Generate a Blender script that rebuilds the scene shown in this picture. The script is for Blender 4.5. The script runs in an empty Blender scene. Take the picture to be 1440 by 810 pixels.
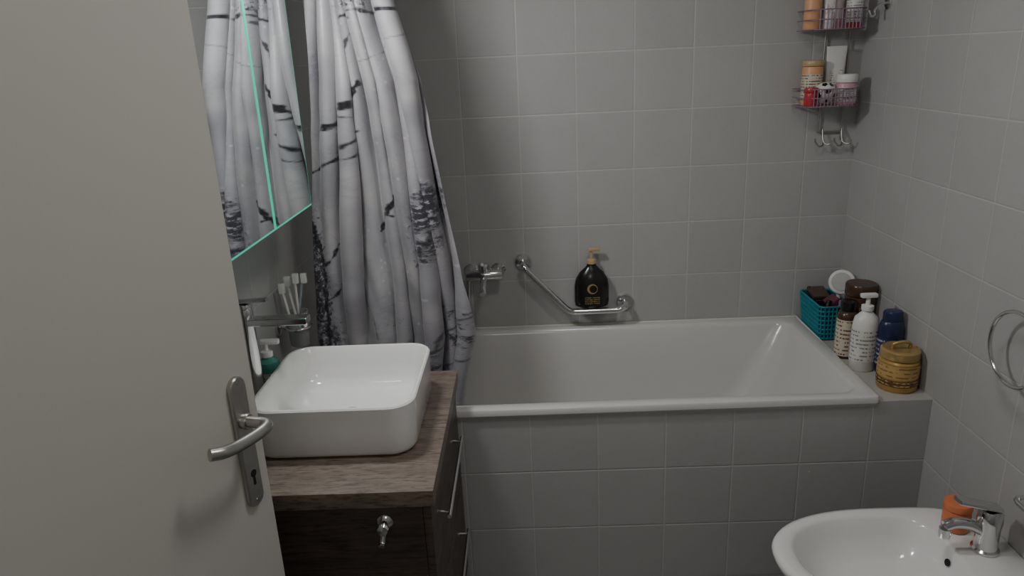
import bpy, bmesh, math, random
import numpy as np
from math import sin, cos, pi, radians, sqrt
from mathutils import Vector, Matrix
random.seed(4)
COL = bpy.context.scene.collection

# ------------------------------------------------------------------ materials
def newmat(name):
    m = bpy.data.materials.new(name); m.use_nodes = True
    nt = m.node_tree; b = nt.nodes['Principled BSDF']
    return m, nt, b
def lk(nt, a, b): nt.links.new(a, b)
def mth(nt, op, a, b=None, clamp=False):
    n = nt.nodes.new('ShaderNodeMath'); n.operation = op; n.use_clamp = clamp
    for i, v in enumerate((a, b)):
        if v is None: continue
        if isinstance(v, (int, float)): n.inputs[i].default_value = v
        else: lk(nt, v, n.inputs[i])
    return n.outputs[0]
def mixc(nt, fac, a, b, mode='MIX'):
    n = nt.nodes.new('ShaderNodeMix'); n.data_type = 'RGBA'; n.blend_type = mode
    for sock, v in ((n.inputs[0], fac), (n.inputs[6], a), (n.inputs[7], b)):
        if isinstance(v, (int, float)): sock.default_value = v
        elif isinstance(v, tuple): sock.default_value = (v[0], v[1], v[2], 1)
        else: lk(nt, v, sock)
    return n.outputs[2]
def noise(nt, scale, detail=3, vec=None, rough=.5):
    n = nt.nodes.new('ShaderNodeTexNoise'); n.inputs['Scale'].default_value = scale
    n.inputs['Detail'].default_value = detail; n.inputs['Roughness'].default_value = rough
    if vec is not None: lk(nt, vec, n.inputs['Vector'])
    return n.outputs['Fac']
def objco(nt, scale=None, out='Object'):
    t = nt.nodes.new('ShaderNodeTexCoord').outputs[out]
    if scale:
        m = nt.nodes.new('ShaderNodeMapping'); m.inputs['Scale'].default_value = scale
        lk(nt, t, m.inputs['Vector']); return m.outputs[0]
    return t
def remap(nt, v, a, b, c=0., d=1.):
    n = nt.nodes.new('ShaderNodeMapRange'); n.clamp = True
    lk(nt, v, n.inputs[0])
    for i, x in enumerate((a, b, c, d)): n.inputs[i+1].default_value = x
    return n.outputs[0]
def bump(nt, b, h, strength=.2, dist=.002):
    n = nt.nodes.new('ShaderNodeBump'); n.inputs['Strength'].default_value = strength
    n.inputs['Distance'].default_value = dist
    lk(nt, h, n.inputs['Height']); lk(nt, n.outputs[0], b.inputs['Normal'])

def mat(name, c, rough=.4, metal=0., var=.06, nscale=30, bmp=0., trans=0., coat=0., emis=None, es=0.):
    m, nt, b = newmat(name)
    co = objco(nt)
    f = noise(nt, nscale, 3, co)
    lo = tuple(x*(1-var) for x in c); hi = tuple(min(1, x*(1+var)) for x in c)
    lk(nt, mixc(nt, f, lo, hi), b.inputs['Base Color'])
    b.inputs['Roughness'].default_value = rough; b.inputs['Metallic'].default_value = metal
    b.inputs['Transmission Weight'].default_value = trans
    b.inputs['Coat Weight'].default_value = coat
    if bmp: bump(nt, b, f, bmp, .001)
    if emis:
        b.inputs['Emission Color'].default_value = (*emis, 1); b.inputs['Emission Strength'].default_value = es
    return m

def tile_mat(name, ax, off, base, grout, size=.2, gw=.0013):
    m, nt, b = newmat(name)
    co = objco(nt); sp = nt.nodes.new('ShaderNodeSeparateXYZ'); lk(nt, co, sp.inputs[0])
    ds = []; ids = []
    for a, o in zip(ax, off):
        t = mth(nt, 'DIVIDE', mth(nt, 'SUBTRACT', sp.outputs[a], o), size)
        ids.append(mth(nt, 'FLOOR', t))
        fr = mth(nt, 'FRACT', mth(nt, 'ADD', t, 100.5))
        ds.append(mth(nt, 'MULTIPLY', mth(nt, 'ABSOLUTE', mth(nt, 'SUBTRACT', fr, .5)), size))
    d = mth(nt, 'MINIMUM', ds[0], ds[1])
    mask = remap(nt, d, gw*.6, gw*1.5, 1, 0)
    cb = nt.nodes.new('ShaderNodeCombineXYZ'); lk(nt, ids[0], cb.inputs[0]); lk(nt, ids[1], cb.inputs[1])
    wn = nt.nodes.new('ShaderNodeTexWhiteNoise'); lk(nt, cb.outputs[0], wn.inputs[0])
    cloud = noise(nt, 7, 4, co); fine = noise(nt, 260, 2, co)
    k = mth(nt, 'ADD', mth(nt, 'MULTIPLY', wn.outputs[0], .05), mth(nt, 'MULTIPLY', cloud, .10))
    k = mth(nt, 'ADD', k, mth(nt, 'MULTIPLY', fine, .14))
    k = mth(nt, 'ADD', k, .855)
    v = nt.nodes.new('ShaderNodeVectorMath'); v.operation = 'SCALE'
    v.inputs[0].default_value = base; lk(nt, k, v.inputs['Scale'])
    lk(nt, mixc(nt, mask, v.outputs[0], grout), b.inputs['Base Color'])
    b.inputs['Roughness'].default_value = .45
    h = mth(nt, 'ADD', remap(nt, d, 0, .004), mth(nt, 'MULTIPLY', cloud, .5))
    bump(nt, b, h, .45, .002)
    return m

TB = (.425, .423, .420); GR = (.535, .53, .52)
tile_xz = tile_mat('tile_grey_xz', (0, 2), (.385, 0.), TB, GR)
tile_yz = tile_mat('tile_grey_yz', (1, 2), (2.56, 0.), TB, GR)
tile_xy = tile_mat('tile_grey_xy', (0, 1), (1.0, 2.56), (.45, .44, .41), GR)
floor_t = tile_mat('floor_tile', (0, 1), (0, 0), (.17, .168, .165), (.25, .25, .24), .3, .002)
paint = mat('ceiling_paint', (.66, .65, .63), .8, bmp=.1)
doorm = mat('door_lacquer', (.60, .58, .54), .5, var=.02, nscale=400, bmp=.08)
framem = mat('frame_lacquer', (.5, .49, .46), .45, var=.02)
enamel = mat('bath_enamel', (.62, .61, .595), .2, var=.02, nscale=6, coat=.3)
ceramic = mat('white_ceramic', (.82, .82, .81), .12, var=.01, nscale=5, coat=.4)
chrome = mat('chrome', (.72, .72, .72), .14, 1., var=.03)
brushed = mat('brushed_steel', (.5, .49, .47), .33, 1., var=.08, nscale=90)
wire = mat('wire_steel', (.45, .42, .40), .3, 1.)
shelfp = mat('basket_mauve', (.30, .20, .27), .4, .3)
blackp = mat('black_plastic', (.012, .011, .011), .22)
dark = mat('dark_void', (.01, .01, .01), .8)
whitep = mat('white_plastic', (.75, .74, .72), .35)
cream = mat('cream_plastic', (.62, .55, .42), .4)
pumpg = mat('pump_gold', (.50, .36, .20), .35)
gold = mat('gold_jar', (.48, .30, .09), .3, .3)
goldlid = mat('gold_lid', (.50, .35, .14), .3, .5)
orange = mat('orange_plastic', (.70, .20, .08), .4)
peach = mat('peach_plastic', (.72, .38, .2), .4)
navy = mat('navy_plastic', (.018, .028, .085), .3)
brown = mat('brown_plastic', (.07, .035, .022), .25)
red = mat('red_plastic', (.45, .04, .05), .3)
pink = mat('pink_plastic', (.62, .33, .40), .4)
purple = mat('purple_plastic', (.30, .22, .38), .4)
teal = mat('teal_plastic', (.015, .23, .29), .4)
tealdk = mat('teal_plastic_inner', (.006, .10, .14), .5)
green = mat('green_soap', (.10, .42, .33), .15, trans=.3)
glassm = mat('frosted_glass', (.75, .78, .78), .25, trans=.6)
sealant = mat('sealant', (.66, .64, .56), .6)
mirror = mat('mirror_glass', (.80, .84, .835), .015, 1., var=0)
gedge = mat('mirror_edge_glow', (.03, .35, .25), .2, emis=(.03, .55, .34), es=.75)  # glass edge; its teal glow is put in as emission
cabw = mat('cabinet_body', (.35, .35, .35), .4)
lampm = mat('lamp_diffuser', (.9, .9, .9), .5, emis=(1, .97, .93), es=4.)

def wood_mat(name, c1, c2, c3, sc, rough=.45):
    m, nt, b = newmat(name)
    n1 = noise(nt, 1., 5, objco(nt, sc), .65)
    n2 = noise(nt, 3.1, 6, objco(nt, sc), .7)
    c = mixc(nt, remap(nt, n1, .35, .65), c1, c2)
    c = mixc(nt, remap(nt, n2, .48, .62), c, c3)
    lk(nt, c, b.inputs['Base Color']); b.inputs['Roughness'].default_value = rough
    bump(nt, b, n2, .25, .001)
    return m
wood_top = wood_mat('wood_top', (.165, .13, .106), (.235, .192, .16), (.095, .072, .058), (9, 60, 45))
wood_side = wood_mat('wood_side', (.050, .036, .029), (.078, .057, .045), (.026, .019, .016), (4, 4, 40))
wood_front = wood_mat('wood_front', (.07, .052, .042), (.10, .075, .06), (.035, .026, .02), (4, 4, 40))

def label_mat(name, base, ink, rows=9, hs=60):
    m, nt, b = newmat(name)
    co = objco(nt, None, 'Generated'); sp = nt.nodes.new('ShaderNodeSeparateXYZ'); lk(nt, co, sp.inputs[0])
    fr = mth(nt, 'FRACT', mth(nt, 'MULTIPLY', sp.outputs[2], rows))
    band = remap(nt, mth(nt, 'ABSOLUTE', mth(nt, 'SUBTRACT', fr, .5)), .16, .22, 1, 0)
    n = remap(nt, noise(nt, hs/6, 2, objco(nt, (1, 1, .5), 'Generated')), .46, .52)
    lk(nt, mixc(nt, mth(nt, 'MULTIPLY', band, n), base, ink), b.inputs['Base Color'])
    b.inputs['Roughness'].default_value = .4
    return m
lab_white = label_mat('label_white', (.72, .71, .68), (.22, .22, .26), 8)
lab_cream = label_mat('label_cream', (.62, .56, .45), (.12, .07, .04))
lab_gold = label_mat('label_gold', (.52, .35, .12), (.30, .15, .05), 3, 40)
lab_brown = label_mat('label_brown', (.13, .06, .03), (.6, .42, .15), 2, 50)
lab_dark = label_mat('label_dark', (.10, .05, .03), (.55, .42, .15), 5)
lab_navy = label_mat('label_navy', (.03, .045, .13), (.45, .45, .5), 6)
lab_black = label_mat('label_black', (.012, .012, .012), (.5, .38, .12), 4)

# ------------------------------------------------------------------ geometry helpers
def empty(name, loc):
    e = bpy.data.objects.new(name, None); e.location = loc; e.empty_display_size = .05
    COL.objects.link(e); return e
def finish(name, me, mats, parent=None, smooth=True, ang=40):
    for m in (mats if isinstance(mats, (list, tuple)) else [mats]): me.materials.append(m)
    o = bpy.data.objects.new(name, me); COL.objects.link(o)
    if smooth:
        for p in me.polygons: p.use_smooth = True
        try: me.set_sharp_from_angle(angle=radians(ang))
        except Exception: pass
    if parent is not None:
        o.parent = parent; o.matrix_parent_inverse = Matrix.Translation(-Vector(parent.location))
    return o
def mesh(name, V, Fc, mats, parent=None, smooth=True, ang=40, recalc=True):
    me = bpy.data.meshes.new(name); me.from_pydata([tuple(v) for v in V], [], Fc)
    if recalc:
        bm = bmesh.new(); bm.from_mesh(me); bmesh.ops.recalc_face_normals(bm, faces=bm.faces); bm.to_mesh(me); bm.free()
    me.update()
    return finish(name, me, mats, parent, smooth, ang)
def boxes(name, bl, mats, parent=None, bevel=.002, seg=2, byn=None, M=None):
    bm = bmesh.new()
    for (x0, x1, y0, y1, z0, z1) in bl:
        r = bmesh.ops.create_cube(bm, size=1)
        for v in r['verts']:
            v.co = Vector(((x0+x1)/2+v.co.x*(x1-x0), (y0+y1)/2+v.co.y*(y1-y0), (z0+z1)/2+v.co.z*(z1-z0)))
    if bevel: bmesh.ops.bevel(bm, geom=bm.edges[:], offset=bevel, segments=seg, affect='EDGES', profile=.6)
    if byn:
        bm.normal_update()
        for f in bm.faces:
            n = f.normal; a = max(range(3), key=lambda i: abs(n[i])); f.material_index = byn[a]
    if M is not None: bm.transform(M)
    me = bpy.data.meshes.new(name); bm.to_mesh(me); bm.free()
    return finish(name, me, mats, parent, bool(bevel), 30)
def frame_from(axis):
    z = Vector(axis).normalized(); t = Vector((0, 0, 1)) if abs(z.z) < .9 else Vector((1, 0, 0))
    x = t.cross(z).normalized(); y = z.cross(x); return x, y, z
def lathe(name, prof, c, m, parent=None, axis=(0, 0, 1), seg=40, sx=1, sy=1, rot=0, ang=40):
    if tuple(axis) == (0, 0, 1): X, Y, Z = Vector((1, 0, 0)), Vector((0, 1, 0)), Vector((0, 0, 1))
    else: X, Y, Z = frame_from(axis)
    c = Vector(c); V = []; Fc = []
    for r, z in prof:
        for i in range(seg):
            a = 2*pi*i/seg; p = Vector((cos(a)*r*sx, sin(a)*r*sy, 0)); 
            p = Vector((p.x*cos(rot)-p.y*sin(rot), p.x*sin(rot)+p.y*cos(rot), 0))
            V.append(c+X*p.x+Y*p.y+Z*z)
    for j in range(len(prof)-1):
        for i in range(seg):
            k = (i+1) % seg; Fc.append((j*seg+i, j*seg+k, (j+1)*seg+k, (j+1)*seg+i))
    if prof[0][0] > 1e-5: Fc.append(tuple(range(seg))[::-1])
    if prof[-1][0] > 1e-5: Fc.append(tuple((len(prof)-1)*seg+i for i in range(seg)))
    return mesh(name, V, Fc, m, parent, True, ang)
def loft(name, loops, m, parent=None, cap0=False, cap1=True, ang=40):
    n = len(loops[0]); V = [p for l in loops for p in l]; Fc = []
    for j in range(len(loops)-1):
        for i in range(n):
            k = (i+1) % n; Fc.append((j*n+i, j*n+k, (j+1)*n+k, (j+1)*n+i))
    if cap0: Fc.append(tuple(range(n))[::-1])
    if cap1: Fc.append(tuple((len(loops)-1)*n+i for i in range(n)))
    return mesh(name, V, Fc, m, parent, True, ang)
def rrect(x0, x1, y0, y1, r, z, n=8):
    o = []
    for cx, cy, a0 in ((x1-r, y1-r, 0), (x0+r, y1-r, 90), (x0+r, y0+r, 180), (x1-r, y0+r, 270)):
        for i in range(n+1):
            a = radians(a0+90*i/n); o.append((cx+r*cos(a), cy+r*sin(a), z))
    return o
def catmull(P, n=8, cyc=False):
    P = [Vector(p) for p in P]; out = []
    N = len(P); rng = N if cyc else N-1
    for i in range(rng):
        if cyc: p0, p1, p2, p3 = P[i-1], P[i], P[(i+1) % N], P[(i+2) % N]
        else: p0, p1, p2, p3 = P[max(i-1, 0)], P[i], P[i+1], P[min(i+2, N-1)]
        for k in range(n):
            t = k/n
            out.append(.5*((2*p1)+(p2-p0)*t+(2*p0-5*p1+4*p2-p3)*t*t+(3*p1-p0-3*p2+p3)*t**3))
    if not cyc: out.append(P[-1])
    return out
def tubes(name, lines, r, m, parent=None, res=4, cyc=False, smooth_pts=False):
    cu = bpy.data.curves.new(name, 'CURVE'); cu.dimensions = '3D'; cu.bevel_depth = r; cu.bevel_resolution = res; cu.use_fill_caps = True
    for L in lines:
        if smooth_pts: L = catmull(L, 8, cyc)
        s = cu.splines.new('POLY'); s.points.add(len(L)-1)
        for i, p in enumerate(L): s.points[i].co = (p[0], p[1], p[2], 1)
        s.use_cyclic_u = cyc
    o = bpy.data.objects.new(name+'_c', cu); COL.objects.link(o)
    dg = bpy.context.evaluated_depsgraph_get(); me = bpy.data.meshes.new_from_object(o.evaluated_get(dg))
    bpy.data.objects.remove(o); me.materials.clear()
    me.name = name
    return finish(name, me, m, parent, True, 50)
def label(name, c, r, z0, z1, a0, a1, m, parent=None, sx=1, sy=1, n=16):
    V = []; Fc = []
    for i in range(n+1):
        a = radians(a0+(a1-a0)*i/n)
        for z in (z0, z1): V.append((c[0]+cos(a)*r*sx, c[1]+sin(a)*r*sy, c[2]+z))
    for i in range(n): Fc.append((2*i, 2*i+2, 2*i+3, 2*i+1))
    return mesh(name, V, Fc, m, parent, True, 80, recalc=False)

# ------------------------------------------------------------------ room
XL, XR, YB, YF, H = -.72, 1.153, 2.56, .27, 2.4
T = .08
boxes('wall_back', [(XL-T, XR+T, YB, YB+T, 0, H)], [tile_xz], bevel=0)
boxes('wall_left', [(XL-T, XL, YF-.12, YB, 0, H)], [tile_yz], bevel=0)
boxes('wall_right', [(XR, XR+T, YF-.12, YB, 0, H)], [tile_yz], bevel=0)
boxes('floor', [(XL-T, XR+T, -1.2, YB+T, -.05, 0)], [floor_t], bevel=0)
boxes('ceiling', [(XL-T, XR+T, YF-.12, YB+T, H, H+.05)], [paint], bevel=0)
DX0, DX1 = -.69, .30
boxes('wall_front', [(XL, DX0, YF-.12, YF, 0, H), (DX1, XR, YF-.12, YF, 0, H), (DX0, DX1, YF-.12, YF, 2.06, H)], [tile_xz], bevel=0)
boxes('trim_1', [(DX1-.03, DX1+.05, YF-.13, YF+.012, 0, 2.11), (DX0, DX1, YF-.13, YF+.012, 2.03, 2.11)], [framem], bevel=.003)

# door leaf : local u along width (from latch edge to hinge), v = outward normal toward the room
door = empty('door_1', (-.55, .67, 0))
ph = radians(17); du = Vector((-sin(ph), -cos(ph), 0)); dn = Vector((cos(ph), -sin(ph), 0))
E0 = Vector((-.444, 1.03, 0))
Md = Matrix(((du.x, dn.x, 0, E0.x), (du.y, dn.y, 0, E0.y), (0, 0, 1, 0), (0, 0, 0, 1)))
boxes('leaf', [(0, .75, -.04, 0, .008, 2.02)], [doorm], door, bevel=.003, M=Md)
def D(u, v, z): return Md @ Vector((u, v, z))
U0 = .043
loops = []
for off, v in ((0, 0.0005), (0, .006), (.002, .008)):
    l = []
    hw = .0175-off; r = hw
    for cz, a0 in ((1.152-.0185, 0), (.925+.0185, 180)):
        for i in range(13):
            a = radians(a0+180*i/12); l.append(tuple(D(U0+cos(a)*r, v, cz+sin(a)*r)))
    loops.append(l)
loft('plate', loops, brushed, door)
n3 = tuple(dn)
ZH = 1.078
lathe('rosette', [(.0125, 0), (.0125, .006), (.011, .009)], D(U0, .008, ZH), brushed, door, n3)
tubes('lever', [[D(U0, .008, ZH), D(U0, .03, ZH), D(U0-.001, .042, ZH), D(U0+.003, .051, ZH), D(U0+.014, .056, ZH),
                 D(U0+.04, .057, ZH+.001), D(U0+.08, .055, ZH+.005), D(U0+.104, .053, ZH+.010), D(U0+.119, .045, ZH+.014)]], .009, brushed, door, 6, smooth_pts=True)
lathe('keyhole', [(.0065, 0), (.0065, .0008)], D(U0, .0078, .985), dark, door, n3, 20)
boxes('keyslot', [(U0-.0022, U0+.0022, .0075, .0088, .965, .985)], [dark], door, bevel=0, M=Md)
for zz in (1.142, .938): lathe('screw', [(.0035, 0), (.003, .001)], D(U0, .0078, zz), chrome, door, n3, 16)
tubes('hinges', [[D(.752, .004, z), D(.752, .004, z+.09)] for z in (.25, 1.72)], .007, brushed, door)

# ------------------------------------------------------------------ bath surround
boxes('tiled_bath_surround', [(XL+.0005, 1.0, 1.891, 1.925, 0, .592), (1.0, XR-.0005, 1.891, YB-.0005, 0, .598)], [tile_yz, tile_xz, tile_xy], byn=(0, 1, 2), bevel=0)

bath = empty('bathtub', (.15, 2.22, .3))
L = [rrect(-.705, .985, 1.95, 2.545, .05, .50),
     rrect(-.712, .998, 1.884, 2.556, .012, .594), rrect(-.714, 1.0, 1.881, 2.558, .014, .597),
     rrect(-.714, 1.0, 1.881, 2.558, .014, .611), rrect(-.712, .998, 1.8835, 2.556, .014, .6155),
     rrect(-.705, .991, 1.891, 2.549, .014, .6175),
     rrect(-.670, .960, 1.918, 2.526, .045, .6165), rrect(-.664, .954, 1.923, 2.521, .05, .613),
     rrect(-.658, .949, 1.928, 2.516, .055, .600), rrect(-.64, .92, 1.942, 2.503, .085, .53),
     rrect(-.62, .87, 1.957, 2.49, .11, .42), rrect(-.60, .81, 1.972, 2.475, .12, .32),
     rrect(-.575, .75, 1.995, 2.452, .13, .25), rrect(-.54, .70, 2.03, 2.42, .12, .215), rrect(-.48, .62, 2.08, 2.37, .1, .203)]
loft('tub', L, enamel, bath)
tubes('sealant_bead', [[(-.71, 2.556, .617), (1.0, 2.556, .617), (1.003, 1.895, .602)]], .004, sealant, bath)
lathe('drain', [(.03, 0), (.03, .004), (.02, .006)], (-.3, 2.22, .203), chrome, bath)

# ------------------------------------------------------------------ shower curtain
cur = empty('shower_curtain', (-.4, 2.0, 1.2))
ns, nz = 420, 520
zz = np.linspace(2.03, .40, nz); ss = np.linspace(0, 1, ns)
S, Z = np.meshgrid(ss, zz)
xl = np.interp(Z, [.4, .6, .82, 1.2, 1.76, 2.03], [-.60, -.625, -.635, -.61, -.555, -.54])
xr = np.interp(Z, [.4, .59, .8, 1.02, 1.31, 1.55, 1.75, 2.03], [-.235, -.225, -.185, -.198, -.235, -.27, -.335, -.40])
Xp = xl+(xr-xl)*S
# sum of irregular ridge profiles: each fold has its own centre drift, width and depth
folds = [  # s at top, s at bottom, half width, depth, wobble phase
    (.03, .00, .045, .9, 0.), (.17, .12, .055, .9, 1.2), (.30, .26, .035, 1.0, 2.1), (.42, .40, .065, .8, .3),
    (.56, .53, .032, 1.1, 4.), (.67, .66, .055, 1.0, 5.1), (.80, .77, .032, .9, 2.6), (.885, .88, .035, 1.1, .9), (.99, .99, .030, .9, 3.3)]
t = (2.03-Z)/1.63
yy = np.zeros_like(S)
for a0, a1, w_, dp, pz in folds:
    c_ = a0+(a1-a0)*t+.020*np.sin(3.1*Z+pz)+.008*np.sin(7.3*Z+2*pz)
    d_ = np.abs(S-c_)/(w_*(1+.25*np.sin(2.3*Z+pz)))
    k_ = dp*(.75+.25*np.sin(3.7*Z+1.7*pz))
    yy -= k_*np.exp(-d_**2*.8)
yy = (yy+.42)*np.interp(Z, [.4, 1.0, 1.7, 2.03], [.066, .084, .080, .055])
# diagonal drag wrinkles and fine creases
yy += .0060*np.sin(9*Z+14*S+1.5*np.sin(4*Z))*np.sin(7*S+3*Z+1)
yy += .0020*np.sin(33*S-6*Z+2*np.sin(9*Z))+.0012*np.sin(70*S+21*Z+2*np.sin(13*Z))
Yp = 2.018+yy
lo = np.where(Z < .66, 1.952, 1.930)
Yp = lo+np.logaddexp(0, (Yp-lo)*140)/140
dY = np.gradient(yy, axis=1)*ns
X = Xp+.0095*dY+.004*np.sin(4*Z+7*S)
X += np.where(S > .9, (S-.9)*10*.006*np.sin(7*Z+1), 0)
V = np.stack([X, Yp, Z], -1).reshape(-1, 3)
idx = np.arange(ns*nz).reshape(nz, ns)
Fq = np.stack([idx[:-1, :-1], idx[1:, :-1], idx[1:, 1:], idx[:-1, 1:]], -1).reshape(-1, 4)
me = bpy.data.meshes.new('fabric')
me.vertices.add(len(V)); me.vertices.foreach_set('co', V.astype(np.float32).ravel())
me.loops.add(Fq.size); me.loops.foreach_set('vertex_index', Fq.astype(np.int32).ravel())
me.polygons.add(len(Fq)); me.polygons.foreach_set('loop_start', (np.arange(len(Fq))*4).astype(np.int32))
try: me.polygons.foreach_set('loop_total', np.full(len(Fq), 4, np.int32))
except Exception: pass
me.update(calc_edges=True)
uv = me.uv_layers.new(name='UVMap')
UV = np.stack([S*.6, Z], -1).reshape(-1, 2)[Fq.ravel()]
uv.data.foreach_set('uv', UV.astype(np.float32).ravel())
def pdist(poly):
    d = np.full(Xp.shape, 9.)
    for (a, b) in zip(poly[:-1], poly[1:]):
        ax, az, bx, bz = a[0], a[1], b[0], b[1]
        t = np.clip(((Xp-ax)*(bx-ax)+(Z-az)*(bz-az))/((bx-ax)**2+(bz-az)**2), 0, 1)
        d = np.minimum(d, np.hypot(Xp-ax-t*(bx-ax), Z-az-t*(bz-az)))
    return d
jit = .0022*np.sin(140*Z+30*S)+.0018*np.sin(230*Xp+90*Z)+.0012*np.sin(420*Z-150*Xp)
br = np.zeros(Xp.shape)
def branch(poly, w, k=1.):
    global br
    poly = [(q.x, q.y) for q in catmull([(a, b, 0) for a, b in poly], 6)]
    d = pdist(poly)+jit*min(1, w/.005)
    br = np.maximum(br, k*np.clip((w-d)/.0022+.5, 0, 1))
branch([(-.570, 1.398), (-.555, 1.42), (-.505, 1.465), (-.475, 1.50), (-.452, 1.545)], .0060)
branch([(-.505, 1.465), (-.48, 1.46)], .0025)
branch([(-.60, 1.31), (-.565, 1.325), (-.537, 1.345), (-.50, 1.375), (-.462, 1.42)], .0036)
branch([(-.53, 1.35), (-.50, 1.345), (-.48, 1.36)], .0018)
branch([(-.435, 1.13), (-.424, 1.147), (-.40, 1.185), (-.375, 1.235)], .0055)
branch([(-.40, 1.185), (-.385, 1.18)], .0022)
branch([(-.47, 1.715), (-.427, 1.73), (-.39, 1.722), (-.35, 1.73)], .0036)
branch([(-.47, 1.58), (-.46, 1.66), (-.43, 1.71)], .0020, .9)
branch([(-.33, .745), (-.29, .78), (-.25, .815), (-.19, .87)], .0024, .8)
branch([(-.30, .77), (-.285, .84), (-.25, .90)], .0018, .8)
branch([(-.28, .69), (-.24, .72), (-.19, .74)], .0020, .8)
branch([(-.62, 1.20), (-.605, 1.12), (-.595, 1.03), (-.60, .93), (-.61, .8)], .0055)
branch([(-.595, 1.03), (-.57, 1.06), (-.555, 1.10)], .0025)
branch([(-.60, .93), (-.57, .95), (-.55, 1.0)], .0025)
branch([(-.33, 1.03), (-.30, 1.08), (-.29, 1.13), (-.27, 1.18), (-.25, 1.27)], .0026, .8)
branch([(-.27, 1.18), (-.25, 1.20)], .002, .7)
branch([(-.55, 1.85), (-.50, 1.88), (-.42, 1.95)], .006)
branch([(-.50, .93), (-.47, .87), (-.46, .80)], .0014, .5)
branch([(-.42, 1.60), (-.36, 1.63), (-.32, 1.68)], .0014, .6)
bl = np.zeros(Xp.shape)
def blob(cx, cz, rx, rz, k=1., rot=0.):
    global bl
    dx = (Xp-cx); dz = (Z-cz); a = dx*cos(rot)+dz*sin(rot); b = -dx*sin(rot)+dz*cos(rot)
    bl = np.maximum(bl, k*np.clip(1.5-1.3*np.hypot(a/rx, b/rz), 0, 1))
blob(-.275, 1.20, .070, .135, 1., -.35)
blob(-.29, 1.09, .06, .07, .85)
blob(-.625, 1.0, .060, .27, 1.)
blob(-.62, .80, .07, .12, .95)
blob(-.225, .82, .07, .12, .65)
blob(-.30, .70, .10, .09, .6)
blob(-.44, 1.76, .09, .05, .7)
blob(-.60, .6, .1, .1, .7)
blob(-.42, .86, .07, .10, .35)
blob(-.52, 1.36, .05, .03, .4)
blob(-.58, 1.60, .04, .10, .4)
for nm, arr in (('branch', br), ('blossom', bl)):
    at = me.attributes.new(nm, 'FLOAT', 'POINT'); at.data.foreach_set('value', arr.astype(np.float32).ravel())
cm, nt, b = newmat('curtain_satin')
uvn = nt.nodes.new('ShaderNodeUVMap').outputs[0]
def attr(n):
    a = nt.nodes.new('ShaderNodeAttribute'); a.attribute_name = n; return a.outputs['Fac']
c = mixc(nt, remap(nt, noise(nt, 3.0, 3, uvn), .38, .62), (.345, .338, .358), (.255, .247, .275))
c = mixc(nt, remap(nt, noise(nt, 7, 2, uvn), .52, .75), c, (.38, .372, .365))
veins = mth(nt, 'ABSOLUTE', mth(nt, 'SUBTRACT', noise(nt, 5., 5, uvn, .6), .5))
c = mixc(nt, remap(nt, veins, .0, .014, .18, 0), c, (.15, .145, .18))
vor = nt.nodes.new('ShaderNodeTexVoronoi'); vor.inputs['Scale'].default_value = 24; lk(nt, uvn, vor.inputs['Vector'])
c = mixc(nt, mth(nt, 'MULTIPLY', remap(nt, vor.outputs['Distance'], .09, .13, 1, 0), .35), c, (.58, .58, .59))
bn = noise(nt, 48, 6, uvn, .75)
bm0 = remap(nt, noise(nt, 14, 4, uvn, .6), .35, .6)
c = mixc(nt, mth(nt, 'MULTIPLY', mth(nt, 'MULTIPLY', attr('blossom'), bm0), .75), c, (.13, .125, .155))
bm1 = mth(nt, 'ADD', mth(nt, 'MULTIPLY', attr('blossom'), .30), bn)
c = mixc(nt, remap(nt, bm1, .69, .77), c, (.045, .042, .055))
bn2 = noise(nt, 80, 5, uvn, .7)
bm2 = mth(nt, 'MULTIPLY', attr('blossom'), remap(nt, bn2, .53, .59))
c = mixc(nt, bm2, c, (.36, .355, .40))
c = mixc(nt, attr('branch'), c, mixc(nt, remap(nt, bn2, .5, .65), (.012, .012, .015), (.10, .10, .12)))
lk(nt, c, b.inputs['Base Color']); b.inputs['Roughness'].default_value = .38
b.inputs['Sheen Weight'].default_value = .15
bump(nt, b, noise(nt, 18, 3, uvn), .3, .004)
finish('fabric', me, cm, cur, True, 180)
tubes('rings', [[(-.54+.012*i, 2.0+.02*cos(a), 2.045+.02*sin(a)) for a in [2*pi*k/16 for k in range(16)]] for i in range(13)], .0022, chrome, cur, 2, cyc=True)
rod = empty('shower_curtain_rod', (.2, 2.0, 2.05))
tubes('rod', [[(XL+.001, 2.0, 2.05), (XR-.001, 2.0, 2.05)]], .0125, chrome, rod)
lathe('flange', [(.03, 0), (.03, .006), (.016, .012)], (XL, 2.0, 2.05), chrome, rod, (1, 0, 0))
lathe('flange', [(.03, 0), (.03, .006), (.016, .012)], (XR, 2.0, 2.05), chrome, rod, (-1, 0, 0))

# ------------------------------------------------------------------ vanity
van = empty('vanity_cabinet', (-.47, 1.58, .4))
boxes('countertop', [(XL+.001, -.216, 1.278, 1.878, .712, .75)], [wood_top], van, bevel=.002)
boxes('carcass', [(XL+.001, -.244, 1.292, 1.868, .09, .7115)], [wood_side], van, bevel=.0015)
boxes('plinth', [(XL+.002, -.28, 1.31, 1.85, 0, .09)], [blackp], van, bevel=0)
boxes('drawer_fronts', [(-.2435, -.226, 1.294, 1.866, .415, .700), (-.2435, -.226, 1.294, 1.866, .095, .408)], [wood_front], van, bevel=.0015)
hl = []
for z in (.60, .30):
    hl += [[(-.227, 1.42, z), (-.204, 1.42, z)], [(-.227, 1.74, z), (-.204, 1.74, z)], [(-.204, 1.40, z), (-.204, 1.76, z)]]
tubes('handles', hl, .005, chrome, van)
lathe('hook_rose', [(.017, 0), (.017, .006), (.013, .010), (.008, .012), (.007, .022), (.012, .026), (.0135, .032), (.011, .037), (0, .039)], (-.325, 1.292, .672), chrome, van, (0, -1, 0))
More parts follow.
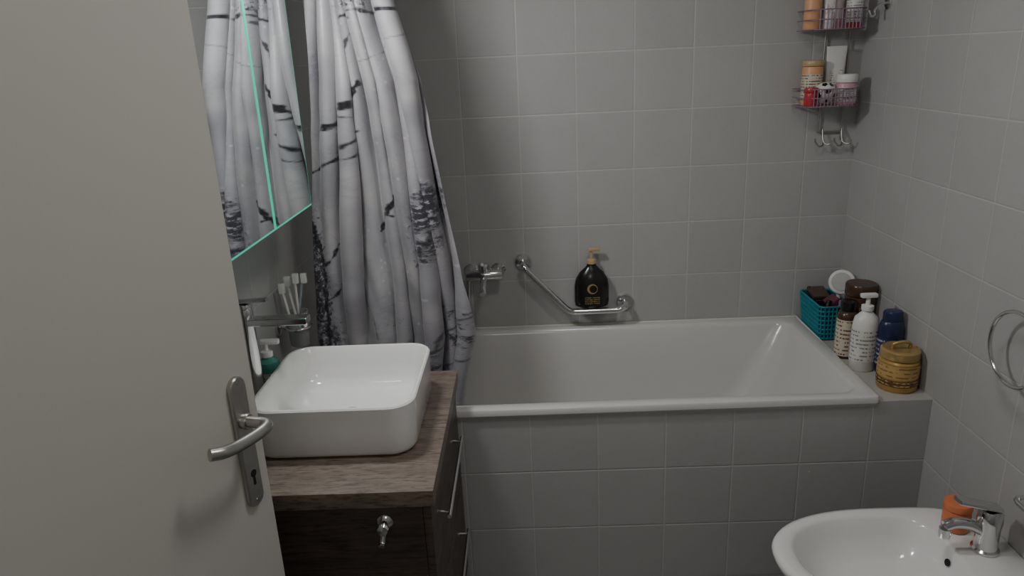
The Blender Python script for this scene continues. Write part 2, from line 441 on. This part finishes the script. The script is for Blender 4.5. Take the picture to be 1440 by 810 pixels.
tubes('hook_peg', [[(-.325, 1.27, .669), (-.327, 1.268, .652), (-.329, 1.262, .639), (-.330, 1.254, .635)]], .007, chrome, van, smooth_pts=True)

# ------------------------------------------------------------------ vessel basin
bas = empty('vessel_basin', (-.457, 1.605, .81))
x0, x1, y0, y1 = -.648, -.268, 1.410, 1.79
def rr(i, r, z): return rrect(x0+i, x1-i, y0+i, y1-i, r, z, 10)
L = [rr(.026, .040, .7505), rr(.015, .048, .7515), rr(.008, .053, .756), rr(.004, .056, .766), rr(.002, .058, .82), rr(.000, .060, .868), rr(.000, .060, .872), rr(.003, .058, .8755),
     rr(.008, .056, .8755), rr(.011, .054, .872), rr(.015, .055, .83), rr(.020, .06, .795), rr(.033, .06, .777), rr(.06, .055, .769), rr(.12, .04, .766), rr(.165, .02, .765)]
loft('bowl', L, ceramic, bas, cap0=True)
lathe('waste', [(.030, 0), (.030, .003), (.024, .007), (.0, .009)], (-.459, 1.603, .765), chrome, bas)

# ------------------------------------------------------------------ basin tap
tap = empty('basin_mixer_tap', (-.68, 1.60, .75))
tx, ty = -.683, 1.60
lathe('column', [(.027, 0), (.027, .006), (.021, .010), (.020, .02), (.020, .28), (.021, .285), (.021, .30), (.019, .305)], (tx, ty, .7502), chrome, tap)
boxes('spout', [(tx, -.530, ty-.017, ty+.017, 1.012, 1.030)], [chrome], tap, bevel=.005, seg=3)
lathe('aerator', [(.010, 0), (.011, .01)], (-.545, ty, 1.004), chrome, tap)
lathe('cap', [(.02, 0), (.021, .006), (.018, .012), (0, .014)], (tx, ty, 1.054), chrome, tap)
boxes('lever', [(-.02, .060, -.010, .010, -.001, .006)], [chrome], tap, bevel=.0028, seg=2, M=Matrix.Translation((tx, ty, 1.069)) @ Matrix.Rotation(radians(-3), 4, 'Y'))

# soap dispenser on the counter
sd = empty('soap_dispenser', (-.685, 1.70, .75))
lathe('bottle', [(.026, 0), (.029, .004), (.029, .112), (.026, .125), (.014, .133), (.013, .141)], (-.684, 1.70, .7505), green, sd)
lathe('pump_collar', [(.015, 0), (.015, .014), (.006, .016), (.005, .036)], (-.684, 1.70, .889), whitep, sd)
boxes('pump_head', [(-.696, -.648, 1.692, 1.708, .922, .935)], [whitep], sd, bevel=.004)
label('label', (-.684, 1.70, .7505), .0294, .03, .10, -130, 10, lab_white, sd)

# toothbrush holder on left wall
th = empty('toothbrush_holder', (-.68, 1.89, .88))
hx, hy = -.660, 1.895
lathe('wall_rose', [(.024, 0), (.024, .008), (.01, .012)], (XL, hy, .895), chrome, th, (1, 0, 0))
tubes('arm', [[(XL+.01, hy, .895), (hx-.034, hy, .895)]], .006, chrome, th)
tubes('ring', [[(hx+.0345*cos(a), hy+.0345*sin(a), .895) for a in [2*pi*k/32 for k in range(32)]]], .004, chrome, th, cyc=True)
lathe('cup', [(.0, .0), (.024, .0), (.027, .004), (.032, .10), (.0295, .10), (.0245, .006), (0, .005)], (hx, hy, .84), glassm, th)
brs = [((.0, .01), (.012, -.01), whitep, 1), ((.01, -.01), (-.020, .012), whitep, .93), ((-.012, .0), (.030, .005), mat('brush_grey', (.3, .33, .36), .4), .98), ((-.006, -.012), (-.030, -.01), whitep, .86)]
for i, (bt, tp, mm, hgt) in enumerate(brs):
    a = Vector((hx+bt[0], hy+bt[1], .85)); e = Vector((hx+tp[0], hy+tp[1], .85+.20*hgt))
    tubes('brush_%d' % i, [[a, a+(e-a)*.5, a+(e-a)*.85, e]], .0038, mm, th)
    boxes('bristles_%d' % i, [(-.006, .010, -.006, .006, -.024, .004)], [whitep], th, bevel=.002, M=Matrix.Translation(e))

# ------------------------------------------------------------------ mirror cabinet
mc = empty('mirror_cabinet', (-.64, 1.57, 1.55))
boxes('body', [(XL+.001, -.590, 1.275, 1.868, 1.255, 1.89)], [cabw], mc, bevel=.001)
for i, (a, e) in enumerate(((1.580, 1.874), (1.275, 1.576))):
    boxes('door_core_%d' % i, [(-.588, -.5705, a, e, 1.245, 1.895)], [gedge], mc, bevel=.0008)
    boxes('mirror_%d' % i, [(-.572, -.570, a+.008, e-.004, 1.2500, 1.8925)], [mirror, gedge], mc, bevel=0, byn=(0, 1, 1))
ml = empty('mirror_cabinet_lamp', (-.58, 1.57, 1.93))
boxes('housing', [(-.64, -.55, 1.36, 1.78, 1.925, 1.945)], [chrome], ml, bevel=.003)
boxes('diffuser', [(-.63, -.56, 1.37, 1.77, 1.918, 1.925)], [lampm], ml, bevel=0)
tubes('bracket', [[(-.66, 1.57, 1.899), (-.66, 1.57, 1.935), (-.63, 1.57, 1.935)]], .007, chrome, ml)

# ------------------------------------------------------------------ bath mixer
bt = empty('bath_mixer_tap', (-.16, 2.5, .84))
for x in (-.215, -.115):
    lathe('rose', [(.028, 0), (.028, .005), (.018, .014), (.014, .03)], (x, YB, .845), chrome, bt, (0, -1, 0))
tubes('inlets', [[(-.215, 2.54, .845), (-.215, 2.505, .845)], [(-.115, 2.54, .845), (-.115, 2.505, .845)]], .012, chrome, bt)
lathe('body', [(.0, 0), (.018, .002), (.020, .006), (.020, .128), (.018, .132), (0, .134)], (-.232, 2.50, .845), chrome, bt, (1, 0, 0))
tubes('spout', [[(-.165, 2.49, .84), (-.165, 2.45, .832), (-.165, 2.41, .822), (-.165, 2.385, .806)]], .012, chrome, bt, smooth_pts=True)
lathe('cartridge', [(.020, 0), (.021, .02), (.018, .03), (0, .033)], (-.165, 2.50, .858), chrome, bt)
tubes('lever', [[(-.165, 2.50, .888), (-.165, 2.46, .895), (-.165, 2.425, .905)]], .006, chrome, bt)
tubes('shower_hose', [[(-.222, 2.50, .83), (-.226, 2.49, .76), (-.232, 2.48, .68), (-.24, 2.47, .56), (-.26, 2.46, .44), (-.30, 2.44, .36), (-.36, 2.4, .33)]], .007, brushed, bt, smooth_pts=True)

# ------------------------------------------------------------------ grab rail
gr = empty('grab_rail', (.15, 2.5, .75))
yr = 2.495
tubes('bar', [[(-.022, YB-.005, .872), (-.022, 2.52, .874), (-.020, 2.503, .872), (-.012, yr, .862), (.0, yr, .848), (.06, yr, .782), (.115, yr, .722), (.135, yr, .702), (.15, yr, .694), (.17, yr, .691), (.24, yr, .691),
               (.31, yr, .692), (.333, yr, .696), (.348, 2.503, .700), (.354, 2.525, .702), (.355, YB-.005, .702)]], .0115, chrome, gr, 6, smooth_pts=True)
for x, z in ((-.022, .872), (.355, .702)):
    lathe('rose', [(.032, 0), (.032, .006), (.028, .011), (.014, .013)], (x, YB, z), chrome, gr, (0, -1, 0))

bo = empty('black_pump_bottle', (.225, 2.515, .78))
c0 = (.228, 2.522, .7035)
lathe('bottle', [(.044, 0), (.050, .004), (.052, .02), (.052, .08), (.048, .105), (.036, .130), (.02, .148), (.014, .156), (.013, .165)], c0, blackp, bo, sx=1.22, sy=.66)
lathe('pump', [(.016, 0), (.017, .012), (.015, .016), (.006, .018), (.005, .05)], (c0[0], c0[1], c0[2]+.163), pumpg, bo)
boxes('pump_head', [(c0[0]-.012, c0[0]+.032, c0[1]-.009, c0[1]+.009, c0[2]+.210, c0[2]+.222)], [pumpg], bo, bevel=.004)
lathe('emblem', [(.019, 0), (.019, .001)], (c0[0], c0[1]-.0345, c0[2]+.075), mat('emblem_gold', (.35, .26, .09), .4), bo, (0, -1, 0))
lathe('emblem_inner', [(.014, 0), (.014, .001)], (c0[0]+.003, c0[1]-.0355, c0[2]+.075), blackp, bo, (0, -1, 0))
label('label', c0, .0525, .015, .045, -115, -65, lab_black, bo, 1.22, .66)

# ------------------------------------------------------------------ shower caddy
cd = empty('shower_caddy', (1.0, 2.49, 1.5))
xa, xb, yf, yb = .922, 1.108, 2.43, 2.545
wl = []
for zb, hh in ((1.395, .055), (1.635, .06), (1.875, .055)):
    for z in (zb, zb+hh):
        wl.append([(xa, yb, z), (xa, yf+.03, z), (xa+.03, yf, z), (xb-.03, yf, z), (xb, yf+.03, z), (xb, yb, z), (xa, yb, z)])
    for i in range(9):
        x = xa+.01+(xb-xa-.02)*i/8; wl.append([(x, yb, zb), (x, yf+.008, zb)])
    for i in range(12):
        x = xa+.03+(xb-xa-.06)*i/11; wl.append([(x, yf, zb), (x, yf, zb+hh)])
    wl.append([(xa, yb, zb+hh*.5), (xa, yf+.03, zb+hh*.5), (xa+.03, yf, zb+hh*.5), (xb-.03, yf, zb+hh*.5), (xb, yf+.03, zb+hh*.5), (xb, yb, zb+hh*.5)])
tubes('baskets', wl, .0020, shelfp, cd, 2)
fr = [[(1.02, yb+.004, 1.30), (1.02, yb+.004, 2.05)], [(1.100, yb+.004, 1.27), (1.100, yb+.004, 2.05), (1.06, yb+.004, 2.09), (1.02, yb+.004, 2.05)],
      [(1.02, yb+.004, 1.30), (1.100, yb+.004, 1.30)]]
tubes('frame', fr, .003, wire, cd, 3)
hk = []
for x in (1.035, 1.10):
    hk.append([(x, yb, 1.31), (x, yb-.01, 1.275), (x-.004, yb-.02, 1.258), (x-.02, yb-.032, 1.256), (x-.034, yb-.034, 1.27), (x-.036, yb-.034, 1.283)])
    hk.append([(x, yb, 1.31), (x, yb-.01, 1.275), (x+.006, yb-.02, 1.262), (x+.018, yb-.03, 1.262), (x+.022, yb-.032, 1.275)])
tubes('hooks', hk, .0028, wire, cd, 3, smooth_pts=True)

def jar(name, c, r, h, mb, ml_, lh=.02, lab=None, sx=1, sy=1):
    e = empty(name, c)
    lathe('body', [(r*.92, 0), (r, .004), (r, h-.008), (r*.95, h-.002), (r*.85, h)], c, mb, e, sx=sx, sy=sy)
    lathe('lid', [(r*1.0, 0), (r*1.03, .002), (r*1.03, lh-.003), (r*.96, lh), (0, lh+.0005)], (c[0], c[1], c[2]+h+.0005), ml_, e, sx=sx, sy=sy)
    if lab: label('label', c, r*1.012, h*.15, h*.8, -200, 0, lab, e, sx, sy)
    return e
zl = 1.3975
jar('cosmetic_jar', (.970, 2.508, zl), .033, .125, peach, pumpg, .018, lab_cream)
def tube_pack(name, c, w, d, h, mb, mcap, ch=.025, lab=None):
    e = empty(name, c)
    L = []
    for t in (0, .15, .4, .7, .9, 1.0):
        sx_ = w*(.80+.20*t); sy_ = d*(1-t)+.0025*t
        L.append([(c[0]+cos(a)*sx_, c[1]+sin(a)*sy_, c[2]+ch+(h-ch)*t) for a in [2*pi*k/32 for k in range(32)]])
    loft('tube', L, mb, e, True, True)
    lathe('cap', [(w*.78, 0), (w*.8, .002), (w*.78, ch)], c, mcap, e, sx=1, sy=d/w)
    if lab:
        y = c[1]-d*.62
        mesh('label', [(c[0]-w*.6, y-.002-d*.15, c[2]+ch+.02), (c[0]+w*.6, y-.002-d*.15, c[2]+ch+.02), (c[0]+w*.6, y+d*.1, c[2]+h*.6), (c[0]-w*.6, y+d*.1, c[2]+h*.6)], [(0, 1, 2, 3)], lab, e, False, recalc=False)
    return e
tube_pack('cream_tube', (1.050, 2.520, zl), .034, .016, .185, whitep, cream, .03, lab_white)
jar('red_cream_jar', (.950, 2.455, zl), .021, .044, red, red, .014)
e = empty('soap_ball', (.995, 2.462, zl))
cb_ = Vector((1.000, 2.466, zl+.040))
lathe('ball', [(.0, 0)]+[(.034*sin(pi*k/14), .034*(1-cos(pi*k/14))) for k in range(1, 14)]+[(0, .068)], (cb_.x, cb_.y, cb_.z-.034), whitep, e)
for an, az in ((-95, 10), (-45, -15), (-145, -15), (-120, 55), (-55, 50), (-95, -50)):
    d = Vector((cos(radians(an))*cos(radians(az)), sin(radians(an))*cos(radians(az)), sin(radians(az))))
    lathe('patch', [(.0105, -.0014), (.009, .0008), (0, .0016)], cb_+d*.0328, blackp, e, tuple(d), 5)
e = jar('pink_cream_jar', (1.068, 2.468, zl), .033, .070, pink, whitep, .026, lab_white)
zu = 1.6375
jar('cosmetic_jar', (.950, 2.495, zu), .027, .10, peach, cream, .02)
tube_pack('cream_tube', (1.002, 2.49, zu), .021, .015, .13, whitep, whitep, .03, lab_white)
tube_pack('cream_tube', (1.042, 2.52, zu), .02, .015, .14, whitep, pink, .03)
jar('red_shower_bottle', (1.076, 2.475, zu), .025, .11, red, whitep, .025, lab_white)
jar('deodorant_bottle', (.985, 2.48, 1.8775), .024, .13, navy, whitep, .02)
jar('shampoo_bottle', (1.06, 2.48, 1.8775), .03, .15, whitep, red, .025)

rh = empty('robe_hook', (1.13, 2.40, 1.68))
lathe('rose', [(.02, 0), (.02, .006), (.008, .009)], (XR, 2.41, 1.705), chrome, rh, (-1, 0, 0))
tubes('hook', [[(XR-.006, 2.41, 1.705), (1.125, 2.41, 1.70), (1.11, 2.41, 1.685), (1.108, 2.405, 1.67), (1.095, 2.40, 1.668), (1.085, 2.40, 1.685)]], .004, chrome, rh, smooth_pts=True)

# ------------------------------------------------------------------ ledge objects
ZL = .598
bk = empty('storage_basket', (1.045, 2.44, .65))
bx0, bx1, by0, by1 = 1.000, 1.112, 2.345, 2.545
def bl_(i, r, z): return rrect(bx0+i, bx1-i, by0+i, by1-i, r, z, 5)
hB = .125
loft('liner', [bl_(.014, .012, ZL+.001), bl_(.012, .014, ZL+.008), bl_(.004, .016, ZL+hB), bl_(.0065, .016, ZL+hB), bl_(.016, .014, ZL+.008)], tealdk, bk, True, True)
wl = []
for k in range(8):
    z = ZL+.008+hB*.95*k/7; i = .012-.0105*k/7
    l = bl_(i, .016, z); wl.append(l+[l[0]])
tubes('weave_rows', wl, .0036, teal, bk, 3)
lb = bl_(.011, .014, ZL+.004); lt = bl_(.0, .018, ZL+hB)
def resamp(l, n):
    P = [Vector(p) for p in l+[l[0]]]; ds = [0]
    for a, c in zip(P[:-1], P[1:]): ds.append(ds[-1]+(c-a).length)
    out = []
    for k in range(n):
        t = ds[-1]*k/n
        for j in range(len(P)-1):
            if ds[j] <= t <= ds[j+1]:
                f = (t-ds[j])/max(1e-9, ds[j+1]-ds[j]); out.append(P[j].lerp(P[j+1], f)); break
    return out
A1, B1 = resamp(lb, 44), resamp(lt, 44)
tubes('weave_ribs', [[A1[k], B1[k]] for k in range(44)], .0028, teal, bk, 2)
e = empty('hair_brush', (1.10, 2.45, .75))
dd = Vector((-.45, -.75, .35)).normalized()
hb = Vector((1.102, 2.430, .788))
lathe('brush_head', [(.0, -.006), (.039, -.005), (.044, 0), (.043, .006), (.038, .010), (0, .012)], hb, whitep, e, tuple(dd))
lathe('brush_pad', [(.033, .0), (.032, .0035), (0, .005)], hb+dd*.0105, mat('brush_pad', (.45, .44, .43), .6), e, tuple(dd))
tubes('brush_handle', [[hb+Vector((-.003, .005, -.038)), hb+Vector((-.013, 0, -.10)), hb+Vector((-.02, 0, -.15))]], .008, whitep, e)
e = empty('makeup_items', (1.05, 2.42, .66))
tubes('pencils', [[(1.02, 2.40, .635), (1.025, 2.50, .735)], [(1.035, 2.42, .635), (1.023, 2.52, .745)]], .006, blackp, e)
boxes('palette', [(-.030, .030, -.035, .035, -.008, .008)], [mat('palette_brown', (.09, .05, .04), .3)], e, bevel=.003, M=Matrix.Translation((1.048, 2.49, .730)) @ Matrix.Rotation(radians(15), 4, 'X'))
boxes('compact', [(-.022, .022, -.03, .03, -.008, .008)], [mat('berry', (.13, .03, .06), .3)], e, bevel=.004, M=Matrix.Translation((1.062, 2.405, .728)) @ Matrix.Rotation(radians(-35), 4, 'Y'))
lathe('lipstick', [(.01, 0), (.01, .05), (.008, .052)], (1.03, 2.37, .690), blackp, e, (.3, .3, 1), 20)
lathe('polish', [(.014, 0), (.014, .03), (.008, .034), (.008, .055)], (1.080, 2.375, .685), purple, e, (0, -.1, 1), 20)
boxes('blusher', [(1.018, 1.06, 2.43, 2.47, .69, .72)], [blackp], e, bevel=.004)

def bottle(name, c, prof, mb, lab=None, sx=1, sy=1, rot=0):
    e = empty(name, c)
    lathe('body', prof, c, mb, e, sx=sx, sy=sy, rot=rot)
    if lab:
        lz0, lz1, lr, lm = lab; label('label', c, lr, lz0, lz1, -215, -25, lm, e, sx, sy)
    return e
c0 = (1.100, 2.280, ZL+.0005)
e = bottle('brown_hair_mask_jar', c0, [(.044, 0), (.047, .004), (.047, .185), (.045, .192), (.040, .195)], brown, lab=(.03, .17, .0476, lab_dark))
lathe('lid', [(.048, 0), (.049, .002), (.049, .034), (.046, .038), (0, .039)], (c0[0], c0[1], c0[2]+.1955), brown, e)
c0 = (1.036, 2.220, ZL+.0005)
e = bottle('brown_lotion_bottle', c0, [(.028, 0), (.031, .004), (.031, .145), (.026, .158), (.018, .163), (.018, .166)], brown, lab=(.01, .135, .0315, lab_cream))
lathe('cap', [(.024, 0), (.024, .026), (.021, .029), (0, .03)], (c0[0], c0[1], c0[2]+.1665), blackp, e)
c0 = (1.048, 2.118, ZL+.0005)
e = bottle('white_pump_bottle', c0, [(.035, 0), (.039, .005), (.0395, .12), (.0385, .155), (.034, .175), (.020, .189), (.016, .193), (.015, .199)], whitep, lab=(.035, .14, .040, lab_white), sy=.85)
lathe('pump', [(.018, 0), (.018, .014), (.007, .017), (.006, .042)], (c0[0], c0[1], c0[2]+.1995), whitep, e)
boxes('pump_head', [(c0[0]-.024, c0[0]+.026, c0[1]-.010, c0[1]+.010, c0[2]+.239, c0[2]+.253)], [whitep], e, bevel=.005)
c0 = (1.1125, 2.085, ZL+.0005)
e = bottle('navy_shampoo_bottle', c0, [(.028, 0), (.034, .005), (.0375, .06), (.0385, .12), (.036, .160), (.031, .173), (.028, .175)], navy, lab=(.03, .12, .0390, lab_navy), sy=.8)
lathe('cap', [(.029, 0), (.029, .026), (.025, .030), (0, .031)], (c0[0], c0[1], c0[2]+.1755), navy, e, sy=.8)
c0 = (1.092, 1.982, ZL+.0005)
e = bottle('gold_hair_mask_jar', c0, [(.052, 0), (.056, .006), (.057, .05), (.056, .090), (.050, .096), (.048, .098)], gold, lab=(.045, .086, .0577, lab_gold))
label('label_band', c0, .0578, .020, .040, -215, -25, lab_brown, e)
lathe('lid', [(.053, 0), (.055, .003), (.054, .024), (.049, .029), (.047, .0295), (.046, .027), (0, .027)], (c0[0], c0[1], c0[2]+.0985), goldlid, e)
tubes('lid_tab', [[(1.067, 1.98, ZL+.128), (1.067, 1.975, ZL+.142), (1.092, 1.97, ZL+.150), (1.115, 1.975, ZL+.142), (1.117, 1.98, ZL+.128)]], .005, goldlid, e, smooth_pts=True)

# ------------------------------------------------------------------ towel ring
tr = empty('towel_ring', (1.11, 1.55, .9))
tubes('ring', [[(1.105, 1.535+.088*cos(a), .905+.088*sin(a)) for a in [2*pi*k/48 for k in range(48)]]], .005, chrome, tr, 5, cyc=True)
lathe('rose', [(.026, 0), (.026, .008), (.013, .012), (.012, .04), (.014, .052), (.0, .054)], (XR, 1.505, .995), chrome, tr, (-1, 0, 0))

# ------------------------------------------------------------------ bidet
bd = empty('bidet', (.85, 1.48, .2))
def egg(x0, x1, hw, yc, z, n=64):
    o = []
    for k in range(n):
        a = 2*pi*k/n
        cx, sy_ = cos(a), sin(a)
        ex = 2/(2.2 if cx < 0 else 5.0)
        X_ = (x0+(x1-x0)*.55)
        rx = (X_-x0) if cx < 0 else (x1-X_)
        o.append((X_+rx*math.copysign(abs(cx)**ex, cx), yc+hw*math.copysign(abs(sy_)**(2/2.3 if cx < 0 else 2/2.6), sy_), z))
    return o
yc = 1.48
L = [egg(.80, 1.15, .09, yc, .001), egg(.79, 1.15, .095, yc, .02), egg(.78, 1.15, .10, yc, .15), egg(.70, 1.15, .13, yc, .25), egg(.62, 1.151, .165, yc, .33), egg(.583, 1.1515, .182, yc, .375), egg(.577, 1.152, .185, yc, .392),
     egg(.582, 1.152, .182, yc, .400), egg(.594, 1.150, .172, yc, .4025), egg(.622, 1.02, .152, yc, .4005), egg(.632, 1.01, .144, yc, .393), egg(.65, 1.0, .134, yc, .36), egg(.69, .97, .11, yc, .315), egg(.74, .92, .07, yc, .295), egg(.79, .88, .03, yc, .29)]
loft('bowl', L, ceramic, bd, cap0=True, ang=60)
lathe('waste', [(.024, 0), (.024, .003), (.018, .006), (0, .007)], (.835, yc, .290), chrome, bd)
lathe('overflow', [(.009, 0), (.009, .002)], (.998, yc+.0, .368), dark, bd, (-1, 0, .3), 20)
bdt = empty('bidet_mixer_tap', (1.075, yc, .44))
bx, byy, bz = 1.083, yc+.002, .4028
lathe('body', [(.031, 0), (.031, .005), (.026, .009), (.0255, .065), (.028, .082), (.027, .104), (.022, .112), (0, .114)], (bx, byy, bz), chrome, bdt)
tubes('spout', [[(bx-.01, byy, bz+.050), (bx-.045, byy, bz+.072), (bx-.08, byy, bz+.078), (bx-.105, byy, bz+.070)]], .0135, chrome, bdt, smooth_pts=True)
lathe('nozzle', [(.0125, 0), (.014, .012), (.0135, .024)], (bx-.103, byy, bz+.040), chrome, bdt)
boxes('lever', [(-.080, .028, -.016, .016, -.005, .006)], [chrome], bdt, bevel=.004, M=Matrix.Translation((bx-.008, byy, bz+.122)) @ Matrix.Rotation(radians(14), 4, 'Y'))
jar('orange_soap_pot', (1.060, yc+.088, .4028), .032, .058, orange, orange, .018)
vl = empty('paper_holder', (1.12, 1.44, .55))
lathe('rose', [(.02, 0), (.02, .006), (.010, .009)], (XR, 1.455, .565), chrome, vl, (-1, 0, 0))
tubes('arm', [[(XR-.006, 1.455, .565), (1.12, 1.455, .565), (1.112, 1.45, .563), (1.11, 1.44, .560), (1.11, 1.31, .560)]], .006, chrome, vl)

# ------------------------------------------------------------------ ceiling lamp
cl = empty('ceiling_lamp', (.3, 1.15, 2.36))
lathe('shade', [(.15, 0), (.15, -.02), (.14, -.045), (.10, -.062), (0, -.07)], (.3, 1.15, H), lampm, cl)

# ------------------------------------------------------------------ lights
def area(name, loc, tgt, size, size_y, power, col):
    l = bpy.data.lights.new(name, 'AREA'); l.shape = 'RECTANGLE'; l.size = size; l.size_y = size_y; l.energy = power; l.color = col
    o = bpy.data.objects.new(name, l); COL.objects.link(o); o.location = loc
    o.rotation_euler = (Vector(tgt)-Vector(loc)).to_track_quat('-Z', 'Y').to_euler(); return o
area('mirror_lamp_light', (-.54, 1.57, 1.915), (.3, 1.8, .9), .06, .30, 11.5, (1, .99, .975))
area('ceiling_lamp_light', (.3, 1.15, 2.32), (.3, 1.15, 0), .25, .25, 4.6, (1, .98, .94))
area('hallway_light', (.0, -.7, 2.2), (-.2, .8, 1.0), .5, .5, 3.9, (1, .95, .88))
w = bpy.data.worlds.new('World'); bpy.context.scene.world = w; w.use_nodes = True
w.node_tree.nodes['Background'].inputs[0].default_value = (1, .98, .96, 1)
w.node_tree.nodes['Background'].inputs[1].default_value = .13

# ------------------------------------------------------------------ camera
pitch, yaw, roll, F, cz = .3105, .0261, .0466, 1007.67, 1.5932
f = Vector((-sin(yaw)*cos(pitch), cos(yaw)*cos(pitch), -sin(pitch)))
r = Vector((cos(yaw), sin(yaw), 0)); u = r.cross(f)
r2 = r*cos(roll)-u*sin(roll); u2 = u*cos(roll)+r*sin(roll)
cam = bpy.data.cameras.new('camera'); co_ = bpy.data.objects.new('camera', cam); COL.objects.link(co_)
M = Matrix((( r2.x, u2.x, -f.x, 0), (r2.y, u2.y, -f.y, 0), (r2.z, u2.z, -f.z, cz), (0, 0, 0, 1)))
co_.matrix_world = M
cam.sensor_width = 36; cam.lens = F/1440*36; cam.clip_start = .02
bpy.context.scene.camera = co_
